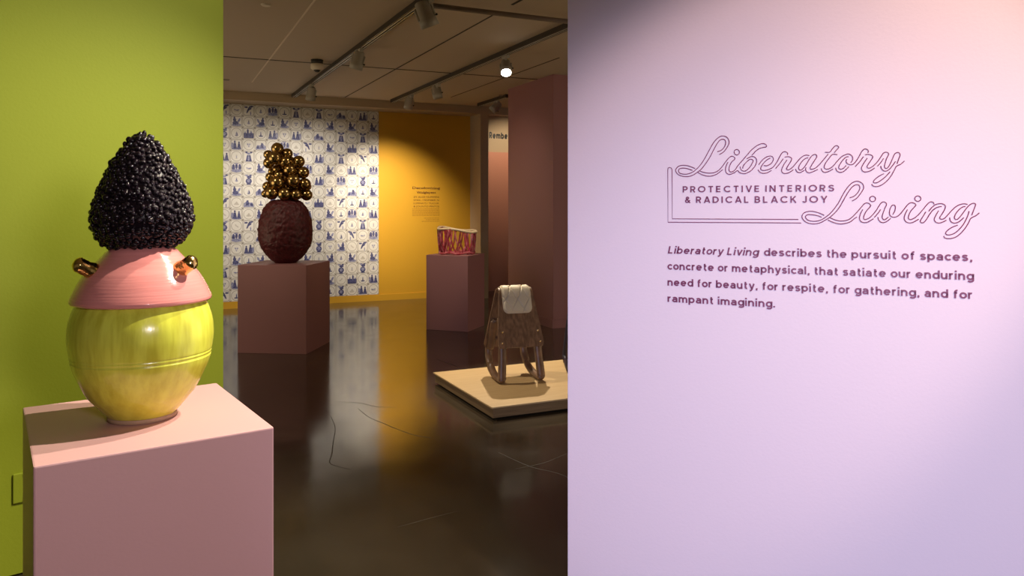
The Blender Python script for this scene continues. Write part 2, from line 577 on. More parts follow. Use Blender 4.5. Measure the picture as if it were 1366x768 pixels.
# far wall: wallpaper half, ochre half
wall_back = grid_box('wall_back', W0, -4.5, 3.753, 0, 0.2, 0, CEIL, M['yellow'])
TILE = 0.165
WP_A0, WP_A1, WP_Z0, WP_Z1 = -14 * TILE + 2.237, 2.237, 0.098, 0.098 + 17 * TILE
NX = 26
WP_A0 = WP_A1 - NX * TILE
vv, ff = [], []
for a, z in ((WP_A0, WP_Z0), (WP_A1, WP_Z0), (WP_A1, WP_Z1), (WP_A0, WP_Z1)):
    vv.append(along(W0, a, -0.004, z))
for a, z in ((WP_A0, WP_Z0), (WP_A1, WP_Z0), (WP_A1, WP_Z1), (WP_A0, WP_Z1)):
    vv.append(along(W0, a, 0.0, z))
ff = [(0, 1, 2, 3), (4, 7, 6, 5), (0, 4, 5, 1), (1, 5, 6, 2), (2, 6, 7, 3), (3, 7, 4, 0)]
mats_wp = [M['wallpaper'], M['blue'], M['paleblue'], M['faint']]
fm = [0] * 6
rnd = random.Random(4)


def ell(cx, cy, rx, ry, n=8, rot=0):
    return [(cx + rx * math.cos(2 * PI * i / n) * math.cos(rot) - ry * math.sin(2 * PI * i / n) * math.sin(rot),
             cy + rx * math.cos(2 * PI * i / n) * math.sin(rot) + ry * math.sin(2 * PI * i / n) * math.cos(rot)) for i in range(n)]


def person(x, y, h, w):
    return [(1, [(x - w, y), (x + w, y), (x + w * 0.45, y + h * 0.72), (x - w * 0.45, y + h * 0.72)]), (1, ell(x, y + h * 0.85, w * 0.42, h * 0.14))]


BIG = [
    [(2, ell(0, -0.27, 0.27, 0.07))] + person(-0.13, -0.28, 0.5, 0.11) + person(0.09, -0.28, 0.56, 0.12) + [(2, ell(0.22, -0.06, 0.07, 0.2))],
    [(1, [(-0.26, -0.3), (0.26, -0.3), (0.26, 0.02), (-0.26, 0.02)]), (2, [(-0.2, 0.02), (-0.05, 0.02), (-0.12, 0.2)]),
     (1, [(0.0, 0.02), (0.1, 0.02), (0.1, 0.2), (0.05, 0.32), (0, 0.2)]), (2, [(0.14, 0.02), (0.24, 0.02), (0.19, 0.17)])],
    [(1, ell(0, -0.1, 0.17, 0.2)), (2, ell(0, -0.08, 0.09, 0.12)), (1, ell(0.02, 0.17, 0.13, 0.09)), (2, ell(-0.1, 0.27, 0.09, 0.06)), (1, ell(0.1, 0.28, 0.07, 0.05)),
     (1, [(-0.13, -0.34), (0.13, -0.34), (0.09, -0.27), (-0.09, -0.27)])],
    [(2, ell(0, -0.22, 0.26, 0.1)), (1, ell(-0.05, -0.1, 0.17, 0.13)), (1, ell(-0.1, 0.1, 0.09, 0.12)), (1, ell(-0.11, 0.25, 0.05, 0.06)), (2, ell(0.13, 0.08, 0.06, 0.16, rot=-0.4))],
    [(1, ell(-0.02, 0.05, 0.05, 0.28, rot=-0.35)), (1, ell(-0.14, 0.2, 0.1, 0.06)), (1, ell(0.13, 0.24, 0.11, 0.06, rot=0.4)), (1, ell(0.04, 0.08, 0.13, 0.06, rot=0.6)), (2, ell(0.1, -0.2, 0.03, 0.14))],
    [(1, ell(-0.16, 0.0, 0.09, 0.25)), (1, ell(0.17, 0.03, 0.08, 0.24)), (2, ell(0, -0.18, 0.28, 0.12)), (1, ell(0.0, 0.1, 0.07, 0.18)), (2, ell(-0.02, 0.27, 0.14, 0.04))],
    [(1, [(-0.17, -0.33), (0.17, -0.33), (0.09, 0.1), (-0.09, 0.1)]), (2, ell(0, 0.2, 0.11, 0.07)), (1, ell(-0.12, 0.27, 0.07, 0.07)), (1, ell(0.13, 0.27, 0.07, 0.06)), (2, ell(0, -0.1, 0.05, 0.2))],
    [(2, [(-0.28, -0.28), (0.28, -0.28), (0.26, -0.05), (0.1, 0.12), (-0.05, 0.0), (-0.2, 0.02)]), (1, [(-0.02, -0.15), (0.16, -0.2), (0.12, 0.14), (0.02, 0.17)]), (1, ell(-0.16, -0.14, 0.08, 0.1))],
]
SMALL = [
    [(1, [(-0.11, -0.16), (0.11, -0.16), (0.07, -0.22), (-0.07, -0.22)]), (1, [(-0.01, -0.15), (0.1, -0.13), (0.0, 0.14)]), (2, [(-0.03, -0.15), (-0.08, -0.13), (-0.02, 0.1)])],
    [(1, ell(0, -0.16, 0.17, 0.05)), (1, ell(0, -0.05, 0.04, 0.14)), (2, ell(0, 0.1, 0.04, 0.05))],
    [(2, ell(-0.07, 0.06, 0.06, 0.05)), (2, ell(0.07, 0.06, 0.06, 0.05)), (2, ell(-0.03, -0.06, 0.02, 0.12, rot=0.3)), (2, ell(0.04, -0.06, 0.02, 0.12, rot=-0.3))],
    [(3, ell(0, -0.12, 0.2, 0.05)), (3, [(-0.15, -0.09), (0.14, -0.09), (0.03, 0.08), (-0.02, 0.08)])],
    [(3, ell(0, 0.06, 0.06, 0.05)), (2, ell(0, -0.05, 0.04, 0.07)), (3, ell(0, -0.16, 0.07, 0.04))],
    [(2, ell(-0.08, -0.02, 0.12, 0.05, rot=-0.2)), (2, ell(0.1, 0.0, 0.09, 0.04, rot=0.3)), (3, ell(0, -0.1, 0.18, 0.03))],
    [(3, ell(-0.05, 0.05, 0.05, 0.08, rot=0.5)), (3, ell(0.06, -0.05, 0.1, 0.05, rot=-0.6))],
    [(2, ell(0, -0.1, 0.1, 0.07)), (1, ell(0, 0.02, 0.04, 0.08)), (3, ell(0, 0.13, 0.04, 0.04))],
]
for j in range(17):
    for i in range(NX):
        ca, cz = WP_A0 + (i + 0.5) * TILE, WP_Z0 + (j + 0.5) * TILE
        if (i + j) % 2 == 0:
            motif, sc = BIG[(i * 3 + j * 5 + (i * j) // 3) % len(BIG)], 1.32
        else:
            motif, sc = SMALL[(i * 5 + j * 3 + (i * j) // 4) % len(SMALL)], 1.2
        fl = 1 if (i + 2 * j) % 3 else -1
        for k, (mi, poly) in enumerate(motif):
            o_ = len(vv)
            for x, z in poly:
                vv.append(along(W0, ca + fl * x * sc * (1.18 if (i + j) % 2 == 0 else 1.0) * TILE, -0.0046 - 0.0003 * k, cz + z * sc * TILE))
            f = tuple(range(o_, o_ + len(poly)))
            ff.append(f if fl > 0 else f[::-1]); fm.append(mi)
wp = mesh_obj('wallpaper', vv, ff, mats_wp, wall_back)
wp['label'] = 'cream wallpaper of blue and white painted tiles'
wp.data.polygons.foreach_set('material_index', fm)
uvl = wp.data.uv_layers.new(name='UVMap')
for p in wp.data.polygons:
    for li in p.loop_indices:
        c_ = wp.data.vertices[wp.data.loops[li].vertex_index].co - W0
        uvl.data[li].uv = ((c_.dot(E1) - WP_A0) / TILE + 50, (c_.z - WP_Z0) / TILE + 50)

grid_box('baseboard_back', W0, -4.5, 3.753, -0.018, 0, 0, 0.094, M['yellow'])
grid_box('wall_pier', W0, 3.753, 3.885, -0.437, 0.2, 0, CEIL, M['beige'])
grid_box('trim_1', W0, -4.5, 3.753, -0.437, 0, 2.905, CEIL, M['beige'])
grid_box('trim_2', W0, 3.885, 6.5, -0.437, -0.25, 2.905, CEIL, M['beige'])
# rear room wall beyond the pier, with its ledge
R0 = Vector((-0.23, 13.0, 0))
grid_box('wall_rear', R0, -1.2, 3.0, 0.04, 0.2, 0, CEIL, M['beige'])
grid_box('wall_rear_panel', R0, -1.2, 3.0, 0, 0.04, 0, 2.377, M['salmon'])
# mauve wall at the right of the far gallery
K0 = Vector((0.49, 9.0, 0))
grid_box('wall_mauve', K0, 0, 2.5, 0, 1.269, 0, CEIL, M['column'])
bm = bmesh.new()
for a0, a1, b0, b1 in ((-0.014, 2.5, -0.014, 0), (-0.014, 0, 0, 1.269)):
    pts = [along(K0, a, c_) for a, c_ in ((a0, b0), (a1, b0), (a1, b1), (a0, b1))]
    add_prism(bm, [(q.x, q.y) for q in pts], 0, 0.10)
tag(bm_obj('baseboard_mauve', bm, M['column']), kind='structure')

# green wall, left
G0 = Vector((-1.921, 2.99, 0)); GD = Vector((0.7695, 0.6386, 0)); GN = Vector((-0.6386, 0.7695, 0))


def gpt(a, n_=0.0, z=0.0):
    q = G0 + GD * a + GN * n_
    return Vector((q.x, q.y, z))


q4 = [gpt(-4, 0), gpt(0.7705, 0), gpt(0.7705, 0.15), gpt(-4, 0.15)]
tag(prism('wall_green', [(q.x, q.y) for q in q4], 0.008, CEIL, M['green']), kind='structure')

# lilac wall, right
P0 = Vector((0.1905, 2.6, 0)); PD = Vector((0.90895, -0.41691, 0)); PN = Vector((0.41691, 0.90895, 0))
PA = math.atan2(PD.y, PD.x)
q4 = [P0, P0 + PD * 3.2, P0 + PD * 3.2 + PN * 0.14, P0 + PN * 0.14]
tag(prism('wall_lilac', [(q.x, q.y) for q in q4], 0, CEIL, M['lilac'], bevel=0.003), kind='structure')


# ------------------------------------------------------------------ plinths
def plinth(loc, w, d, h, ang, material, label):
    bm = bmesh.new()
    add_box(bm, (-w / 2, -d / 2, 0), (w / 2, d / 2, h), 0.004)
    o = bm_obj('plinth', bm, material)
    o.location = (*loc, 0); o.rotation_euler = (0, 0, ang)
    return tag(o, label, 'plinth')


PH = 0.87
plinth((-1.018, 2.086), 0.535, 0.607, PH, math.radians(34.7), M['rose'], 'large pale pink plinth in the foreground by the green wall')
plinth((-2.33, 7.79), 0.70, 0.69, PH, math.radians(-5.4), M['dusty'], 'dusty rose plinth under the maroon sculpture with gold balls')
plinth((-0.672, 9.063), 0.53, 0.52, 0.878, math.radians(-19.6), M['dusty'], 'dusty rose plinth under the small red woven vessel')

# ------------------------------------------------------------------ foreground ceramic
T = thing('ceramic_sculpture', 'stacked ceramic of lime pot, pink upturned bowl with gold horns and black knobbly crown', 'sculpture', (-1.018, 2.086, PH))


def wob(p, a):
    s = 1 + 0.006 * noise.noise(Vector((math.cos(a) * 1.5, math.sin(a) * 1.5, p.z * 9)))
    return Vector((p.x * s, p.y * s, p.z))


pot = [(0.080, 0.0), (0.097, 0.002), (0.0975, 0.010), (0.0955, 0.013), (0.109, 0.026), (0.130, 0.049), (0.149, 0.070), (0.164, 0.095), (0.178, 0.122), (0.190, 0.149), (0.1955, 0.168)]
pot2 = [(0.1955, 0.168), (0.1951, 0.172), (0.1968, 0.176), (0.1962, 0.181), (0.1978, 0.186), (0.202, 0.215), (0.2025, 0.235), (0.200, 0.262), (0.194, 0.285), (0.185, 0.308), (0.170, 0.329), (0.14, 0.345), (0.06, 0.352)]
lathe('pot', smooth_profile(pot[3:], 5) + smooth_profile(pot2, 5), M['vase'], T, 128, wob)
M['footclay'] = mat('bare_clay_foot', (0.42, 0.27, 0.17), 0.7)
lathe('foot_ring', pot[:4] + [(0.09, 0.016)], M['footclay'], T, 96)
dome = [(0.183, 0.318), (0.192, 0.319), (0.197, 0.324), (0.1965, 0.332), (0.188, 0.350), (0.176, 0.372), (0.158, 0.398), (0.136, 0.421), (0.115, 0.441), (0.094, 0.462), (0.07, 0.472), (0.03, 0.476)]


def rib(p, a):
    s = 1 + 0.0010 * math.sin(p.z * 900)
    return Vector((p.x * s, p.y * s, p.z))


lathe('bowl', [(0.15, 0.325)] + smooth_profile(dome, 8), M['pinkglaze'], T, 128, rib)
VA = math.atan2(-2.086, 1.018)     # from the pot towards the viewer
for az, ln in ((VA - math.radians(64), 0.058), (VA + math.radians(45), 0.060)):
    dr = Vector((math.cos(az), math.sin(az), 0))
    p0 = dr * 0.130 + Vector((0, 0, 0.402))
    ax = (dr * 0.88 + Vector((0, 0, 0.44))).normalized()
    pts, rr = [], []
    R_ = 0.0235
    for k in range(9):
        s = k / 8
        pts.append(p0 + ax * (s * ln)); rr.append(R_ * (0.88 + 0.12 * math.sin(PI * min(1, s * 1.3 + 0.2))))
    for k in range(1, 8):
        q = k / 7 * PI / 2
        pts.append(p0 + ax * (ln + 0.017 * math.sin(q))); rr.append(max(0.0004, R_ * 0.9 * math.cos(q)))
    h_ = tube_obj('horn', pts, rr, M['gold'], T, seg=24)
    for v in h_.data.vertices:
        n_ = noise.noise(v.co * 70)
        v.co += Vector((n_, n_, n_)) * 0.0012
    h_['label'] = 'shiny gold horn'
crown = smooth_profile([(0.072, 0.469), (0.100, 0.482), (0.122, 0.505), (0.134, 0.536), (0.1345, 0.562), (0.119, 0.610), (0.100, 0.652), (0.080, 0.692), (0.054, 0.733), (0.030, 0.762), (0.004, 0.775)], 8)
vv, ff = [], []
bm = bmesh.new()
bmesh.ops.create_icosphere(bm, subdivisions=2, radius=1)
ico_v = [v.co.copy() for v in bm.verts]; ico_f = [tuple(v.index for v in f.verts) for f in bm.faces]
bm.free()
rnd = random.Random(11)
seg = 64
for r_, z in crown:
    for i in range(seg):
        a = 2 * PI * i / seg
        vv.append(Vector((r_ * math.cos(a), r_ * math.sin(a), z)))
for k in range(len(crown) - 1):
    for i in range(seg):
        j = (i + 1) % seg
        ff.append((k * seg + i, k * seg + j, (k + 1) * seg + j, (k + 1) * seg + i))
ff.append(tuple(range(seg))[::-1]); ff.append(tuple((len(crown) - 1) * seg + i for i in range(seg)))
# knobs in rows all over it
acc = 0.0
prev = crown[0]
rows = []
for q in crown[1:]:
    d_ = math.hypot(q[0] - prev[0], q[1] - prev[1])
    acc += d_
    if acc > 0.0105:
        rows.append(q); acc = 0
    prev = q
for r_, z in [crown[0]] + rows + [(0.004, 0.776)]:
    n_ = max(1, int(2 * PI * r_ / 0.0132))
    off = rnd.random() * 6
    for i in range(n_):
        a = off + 2 * PI * (i + rnd.uniform(-0.4, 0.4)) / n_
        rr = r_ + rnd.uniform(-0.001, 0.006)
        c_ = Vector((rr * math.cos(a), rr * math.sin(a), z + rnd.uniform(-0.006, 0.006)))
        s = rnd.uniform(0.0064, 0.0092)
        sx_, sy_, sz_ = s * rnd.uniform(0.7, 1.35), s * rnd.uniform(0.7, 1.35), s * rnd.uniform(0.65, 1.25)
        o_ = len(vv)
        vv += [c_ + Vector((v.x * sx_, v.y * sy_, v.z * sz_)) for v in ico_v]
        ff += [tuple(x + o_ for x in f) for f in ico_f]
cr = mesh_obj('knobbly_crown', vv, ff, M['black'], T, True)
cr['label'] = 'glossy black crown of small knobs'

T.scale = (0.9, 0.9, 1.0)

# ------------------------------------------------------------------ maroon ceramic with gold balls
T = thing('ceramic_sculpture', 'rough maroon egg-shaped ceramic topped by a cluster of gold balls', 'sculpture', (-2.33, 7.79, PH))
egg = smooth_profile([(0.11, 0.0), (0.118, 0.010), (0.165, 0.045), (0.208, 0.097), (0.248, 0.155), (0.270, 0.217), (0.279, 0.318), (0.270, 0.421), (0.240, 0.520), (0.20, 0.588), (0.155, 0.632), (0.08, 0.65), (0.02, 0.655)], 10)


def crust(p, a):
    k = min(1.0, p.z / 0.05)
    q = Vector((p.x * 22, p.y * 22, p.z * 28))
    d_ = 0.010 * noise.noise(q) + 0.008 * noise.noise(q * 2.3) + 0.005 * noise.noise(q * 5)
    s = 1 + k * d_ / max(0.08, math.hypot(p.x, p.y))
    return Vector((p.x * s, p.y * s, p.z + k * 0.2 * d_))


lathe('vessel', egg, M['maroon'], T, 200, crust)['label'] = 'rough maroon egg-shaped vessel'
balls = [(173, 68, 34, -.02), (232, 98, 31, 0), (302, 143, 33, -.02), (118, 105, 26, .02), (158, 125, 36, -.09), (122, 155, 30, -.03), (222, 145, 33, -.06),
         (272, 158, 28, 0), (246, 195, 34, -.05), (328, 210, 34, -.03), (172, 190, 26, .02), (140, 205, 22, .05), (183, 228, 28, -.02), (130, 240, 26, .0),
         (172, 272, 37, -.11), (268, 260, 38, -.10), (338, 280, 34, -.05), (112, 295, 26, .0), (140, 335, 36, -.09), (100, 340, 22, .03), (215, 340, 36, -.13),
         (283, 345, 32, -.11), (350, 345, 32, -.02), (352, 292, 26, .04), (225, 305, 24, -.02),
         (200, 105, 30, .07), (250, 150, 34, .09), (200, 180, 36, .08), (285, 205, 36, .1), (215, 240, 40, .06), (280, 290, 40, .08), (180, 310, 40, .07), (240, 335, 40, .12), (320, 330, 34, .1), (140, 290, 32, .1)]
bm = bmesh.new()
bmesh.ops.create_uvsphere(bm, u_segments=32, v_segments=18, radius=1)
ball_me = bpy.data.meshes.new('gold_ball')
bm.to_mesh(ball_me); bm.free()
ball_me.polygons.foreach_set('use_smooth', [True] * len(ball_me.polygons))
ball_me.materials.append(M['bronze'])
VR = Vector((7.79, 2.33, 0)).normalized(); VF = Vector((-2.33, 7.79, 0)).normalized()
for bx, by, br, dp in balls:
    o = bpy.data.objects.new('gold_ball', ball_me)
    C.objects.link(o)
    o.parent = T
    off = VR * ((bx - 222) * 0.001706) + VF * dp
    k = 1 + dp / 8
    zz = 1.45 + (275 - (185 + by / 4.52)) * 0.00771 * k - PH
    s = br * 0.001706 * 1.13
    o.location = (off.x, off.y, zz + 0.012); o.scale = (s, s, s * 0.96)

T.scale = (0.96, 0.96, 1.0)

# ------------------------------------------------------------------ red woven vessel
T = thing('woven_vessel', 'small open ceramic vessel of looping red strands with a cream rim', 'vessel', (-0.66, 9.03, 0.878), math.radians(-8))
rnd = random.Random(5)


def rim_pt(a, k=1.0):
    return Vector((0.225 * k * math.cos(a), 0.17 * k * math.sin(a), 0.0))


rim = []
for i in range(40):
    a = 2 * PI * i / 40
    p = rim_pt(a) * (1 + 0.03 * math.sin(5 * a + 1))
    p.z = 0.292 - 0.024 * math.cos(a) + 0.010 * math.sin(3 * a)
    rim.append(p)
o = tube_obj('rim', rim, 0.015, M['rim'], T, seg=10, closed=True)
o['label'] = 'uneven cream rim'
lp = [Vector((0.205 + 0.045 * math.cos(2 * PI * i / 16), -0.015 + 0.04 * math.sin(2 * PI * i / 16), 0.268 - 0.004 * math.cos(i))) for i in range(16)]
tube_obj('rim_loop', lp, 0.010, M['rim'], T, seg=8, closed=True)


def zrim(a):
    return 0.285 - 0.024 * math.cos(a) + 0.010 * math.sin(3 * a)


for i in range(26):
    a = 2 * PI * (i + rnd.uniform(-0.3, 0.3)) / 26
    kind = i % 2
    pts = []
    if kind == 0:      # a drooping loop: down, round the foot, up again
        da = rnd.uniform(0.4, 0.85)
        for s in range(13):
            t_ = s / 12
            aa = a + da * t_
            z = zrim(aa) * (1 - math.sin(PI * t_) ** 0.7) + 0.016 * math.sin(PI * t_)
            p = rim_pt(aa, 1.0 - 0.10 * math.sin(PI * t_) + rnd.uniform(-0.01, 0.02))
            p.z = z
            pts.append(p)
    else:
        da = rnd.choice((-1, 1)) * rnd.uniform(0.15, 0.55)
        for s in range(9):
            t_ = s / 8
            aa = a + da * t_ + 0.06 * math.sin(2 * PI * t_ + i)
            p = rim_pt(aa, 1.0 + 0.03 * math.sin(PI * t_) - 0.08 * t_)
            p.z = zrim(a) * (1 - t_) + 0.014
            pts.append(p)
    tube_obj('strand', catmull(pts, 4), rnd.uniform(0.0085, 0.012), M['redclay'] if i % 4 else M['pinkclay'], T, seg=8)
ft = []
for i in range(36):
    a = 2 * PI * i / 36
    p = rim_pt(a, 0.93 + 0.03 * math.sin(7 * a)); p.z = 0.022 + 0.008 * math.sin(6 * a); ft.append(p)
tube_obj('foot', ft, 0.015, M['pinkclay'], T, seg=8, closed=True)

# ------------------------------------------------------------------ low plywood platform
PF = thing('display_platform', 'low birch plywood platform under the rocking chair', 'platform', (-0.135, 5.116, 0), EA)
bm = bmesh.new()
add_box(bm, (0, 0, 0.080), (2.44, 1.20, 0.09), 0.001)
bm_obj('platform_top', bm, M['ply'], PF)
bm = bmesh.new()
for lo, hi in (((0.012, 0.012, 0.014), (2.43, 0.030, 0.08)), ((0.012, 1.17, 0.014), (2.43, 1.188, 0.08)), ((0.012, 0.03, 0.014), (0.030, 1.17, 0.08)), ((2.41, 0.03, 0.014), (2.43, 1.17, 0.08))):
    add_box(bm, lo, hi)
bm_obj('platform_edge', bm, M['plyedge'], PF)
bm = bmesh.new()
add_box(bm, (0.06, 0.06, 0), (2.38, 1.14, 0.08))
bm_obj('platform_base', bm, M['seam'], PF)

# ------------------------------------------------------------------ walnut rocking chair
T = thing('rocking_chair', 'small walnut rocking seat with a folded panel and cream quilted pad', 'rocking chair', (0.078, 5.83, 0.0945), math.radians(20))
T.scale = (0.90, 0.87, 0.97)
prof = []
FRONT = [(0.018, 0.275), (0.160, 0.665)]
for s in range(13):
    t_ = s / 12
    prof.append((FRONT[0][0] + (FRONT[1][0] - FRONT[0][0]) * t_, FRONT[0][1] + (FRONT[1][1] - FRONT[0][1]) * t_))
cxx, czz, RR = 0.2165, 0.666, 0.057
for s in range(1, 16):
    q = PI * (1 - s / 16) * 0.999
    prof.append((cxx + RR * math.cos(q), czz + RR * math.sin(q)))
for s in range(17):
    t_ = s / 16
    prof.append((0.273 + 0.127 * t_, 0.665 - 0.440 * t_))


def shell(pr, hw, th, off=0.0, bulge=None, xn=16, rc=0.0):
    """sheet that follows profile pr; hw(s) half width; returns verts, faces of a closed slab"""
    n = len(pr)
    P = [Vector((0, a, z)) for a, z in pr]
    nor = []
    for i in range(n):
        t_ = (P[min(i + 1, n - 1)] - P[max(i - 1, 0)]).normalized()
        nor.append(Vector((0, -t_.z, t_.y)))
    ln = [0.0]
    for i in range(1, n):
        ln.append(ln[-1] + (P[i] - P[i - 1]).length)
    vv, ff = [], []
    for side in (1, 0):
        for i in range(n):
            w_ = hw(pr[i][1])
            e = min(ln[i], ln[-1] - ln[i])
            if rc and e < rc:
                w_ -= rc - math.sqrt(max(0, rc * rc - (rc - e) ** 2))
            for k in range(xn + 1):
                x = (2 * k / xn - 1) * w_
                h = off + (th * side if not (side and bulge) else bulge(ln[i], ln[-1], x, w_))
                vv.append(P[i] + nor[i] * h + Vector((x, 0, 0)))
    S = n * (xn + 1)

    def id_(side, i, k): return (0 if side else S) + i * (xn + 1) + k
    for i in range(n - 1):
        for k in range(xn):
            ff.append((id_(1, i, k), id_(1, i, k + 1), id_(1, i + 1, k + 1), id_(1, i + 1, k)))
            ff.append((id_(0, i, k), id_(0, i + 1, k), id_(0, i + 1, k + 1), id_(0, i, k + 1)))
        for k in (0, xn):
            f = (id_(1, i, k), id_(1, i + 1, k), id_(0, i + 1, k), id_(0, i, k))
            ff.append(f if k == 0 else f[::-1])
    for i in (0, n - 1):
        for k in range(xn):
            f = (id_(1, i, k), id_(0, i, k), id_(0, i, k + 1), id_(1, i, k + 1))
            ff.append(f if i == 0 else f[::-1])
    return vv, ff


v_, f_ = shell(prof, lambda z: 0.153 + (0.72 - z) * 0.140, 0.012, 0, None, 12, 0.02)
me_o = mesh_obj('bent_panel', v_, f_, M['walnut'], T)
me_o['label'] = 'walnut veneer panel folded over the top'
# pad: follows the panel over the top
dense = [p for p in prof if p[1] > 0.515 and p[0] < 0.2165] + [p for p in prof if p[1] > 0.575 and p[0] >= 0.2165]
dd = []
for i in range(len(dense) - 1):
    for s in range(12):
        t_ = s / 12
        dd.append((dense[i][0] + (dense[i + 1][0] - dense[i][0]) * t_, dense[i][1] + (dense[i + 1][1] - dense[i][1]) * t_))
dd.append(dense[-1])


def quilt(s, total, x, w_):
    e = min(s, total - s, w_ - abs(x))
    edge = min(1.0, max(0.0, e / 0.014))
    k = 0.107
    u1 = abs(((s * 0.62 + x + 0.09) / k) % 1 - 0.5) * k
    u2 = abs(((s * 0.62 - x + 0.09) / k) % 1 - 0.5) * k
    g = min(1.0, u1 / 0.010) * min(1.0, u2 / 0.010)
    return 0.004 + 0.015 * edge ** 0.5 * (0.48 + 0.52 * g)


v_, f_ = shell(dd, lambda z: 0.128, 0.0, 0.0121, quilt, 110, 0.045)
pad = mesh_obj('quilted_pad', v_, f_, M['cream'], T, True)
pad['label'] = 'cream leather pad with diamond quilting'
n = len(dd)
nn = len(dd)


def pad_edge():
    P = [Vector((0, a, z)) for a, z in dd]
    ln = [0.0]
    for i in range(1, nn): ln.append(ln[-1] + (P[i] - P[i - 1]).length)
    left, right = [], []
    for i in range(nn):
        t_ = (P[min(i + 1, nn - 1)] - P[max(i - 1, 0)]).normalized()
        no = Vector((0, -t_.z, t_.y))
        w_ = 0.130
        e = min(ln[i], ln[-1] - ln[i])
        if e < 0.045: w_ -= 0.045 - math.sqrt(max(0, 0.045 ** 2 - (0.045 - e) ** 2))
        left.append(P[i] + no * 0.017 + Vector((-w_, 0, 0))); right.append(P[i] + no * 0.017 + Vector((w_, 0, 0)))
    return left + right[::-1]


tube_obj('piping', pad_edge(), 0.0042, M['cream'], pad, seg=8, closed=True)
for s in (-1, 1):
    xt, xb = 0.150 * s, 0.178 * s
    fr = [(xt, 0.118, 0.50), (xt + 0.004 * s, 0.085, 0.40), (xt + 0.010 * s, 0.062, 0.33), (xt + 0.018 * s, 0.034, 0.18), (xb, 0.014, 0.06), (xb, 0.008, 0.034)]
    tube_obj('front_leg', catmull(fr, 5), 0.036, M['walnutdark'], T, seg=14, flat=0.72, up=(0, 1, 0))
    rk = [(xb, 0.004, 0.040), (xb, 0.022, 0.027), (xb, 0.075, 0.024), (xb, 0.16, 0.028), (xb, 0.25, 0.042), (xb - 0.004 * s, 0.34, 0.080), (xb - 0.008 * s, 0.405, 0.145), (xb - 0.012 * s, 0.425, 0.215), (xb - 0.016 * s, 0.415, 0.25)]
    tube_obj('rocker', catmull(rk, 6), 0.034, M['walnutdark'], T, seg=14, flat=0.75, up=(0, 1, 0.8))
    rr = [(xb - 0.016 * s, 0.395, 0.215), (xb - 0.022 * s, 0.372, 0.30), (xb - 0.028 * s, 0.345, 0.39), (xb - 0.032 * s, 0.322, 0.455)]
    tube_obj('rear_leg', catmull(rr, 5), 0.033, M['walnutdark'], T, seg=14, flat=0.7, up=(0, 1, 0))
    dw = [(xb - 0.03 * s - 0.03 * s, 0.325, 0.452), (xb - 0.012 * s, 0.325, 0.452)]
    tube_obj('peg', dw, 0.022, M['walnutdark'], T, seg=16)
for z in (0.30, 0.44):
    y = 0.372 - (z - 0.30) * 0.33
    tube_obj('crossbar', [(-0.15, y, z), (0.15, y, z)], 0.016, M['walnutdark'], T, seg=14)
bm = bmesh.new()
bmesh.ops.create_uvsphere(bm, u_segments=12, v_segments=8, radius=1)
bolt_me = bpy.data.meshes.new('bolt'); bm.to_mesh(bolt_me); bm.free()
bolt_me.materials.append(M['brass'])
bolt_me.polygons.foreach_set('use_smooth', [True] * len(bolt_me.polygons))
for s in (-1, 1):
    for zz, xx in ((0.395, 0.162), (0.312, 0.174)):
        t_ = (zz - 0.275) / 0.390
        o = bpy.data.objects.new('bolt', bolt_me)
        C.objects.link(o); o.parent = T
        o.location = (xx * s, 0.018 + 0.142 * t_ - 0.0125, zz + 0.004); o.scale = (0.0085, 0.005, 0.0085)
        o['label'] = 'round brass bolt head'

# ------------------------------------------------------------------ black chair behind the lilac wall's edge
T = thing('lounge_chair', 'black chair on the platform mostly hidden by the lilac wall', 'chair', (0.464, 6.185, 0.09), 0)
for x, ln in ((0.0, 0.12), (0.56, -0.12)):
    fr = [(x, 0.0, 0.02), (x, 0.33, 0.02), (x, 0.545, 0.02), (x + ln * 0.02, 0.56, 0.04), (x + ln * 0.40, 0.58, 0.40), (x + ln * 0.46, 0.56, 0.46), (x + ln * 0.42, 0.30, 0.42), (x + ln * 0.44, 0.0, 0.44), (x + ln * 0.4, -0.03, 0.40), (x + ln * 0.05, -0.02, 0.05)]
    tube_obj('side_frame', fr, 0.02, M['blackwood'], T, seg=8, closed=True)
bm = bmesh.new()
add_box(bm, (0.055, 0.0, 0.27), (0.505, 0.52, 0.33), 0.02)
bm_obj('seat', bm, M['blackwood'], T)
bm = bmesh.new()
add_box(bm, (0.07, 0.50, 0.30), (0.49, 0.55, 0.70), 0.02, Matrix.Rotation(-0.2, 3, 'X'))
bm_obj('backrest', bm, M['blackwood'], T)
cyl_obj('bolt', (-0.020, 0.33, 0.02), (-1, 0, 0), 0.009, 0.007, 0.006, M['brass'], T, 12)

# ------------------------------------------------------------------ green wall outlet cover
ga = math.atan2(GD.y, GD.x)
c_ = gpt(-0.0076, 0, 0.344)
T = thing('cover_plate', 'blank green cover plate on the green wall beside the foreground plinth', 'cover plate', c_, ga)
bm = bmesh.new()
add_box(bm, (-0.035, -0.007, -0.0575), (0.035, 0, 0.0575), 0.003)
bm_obj('plate', bm, M['green'], T)
for z in (-0.048, 0.048):
    v_, f_ = tube([(0, -0.0085, z), (0, -0.0066, z)], 0.0035, seg=12)
    mesh_obj('screw', v_, f_, M['green'], T)

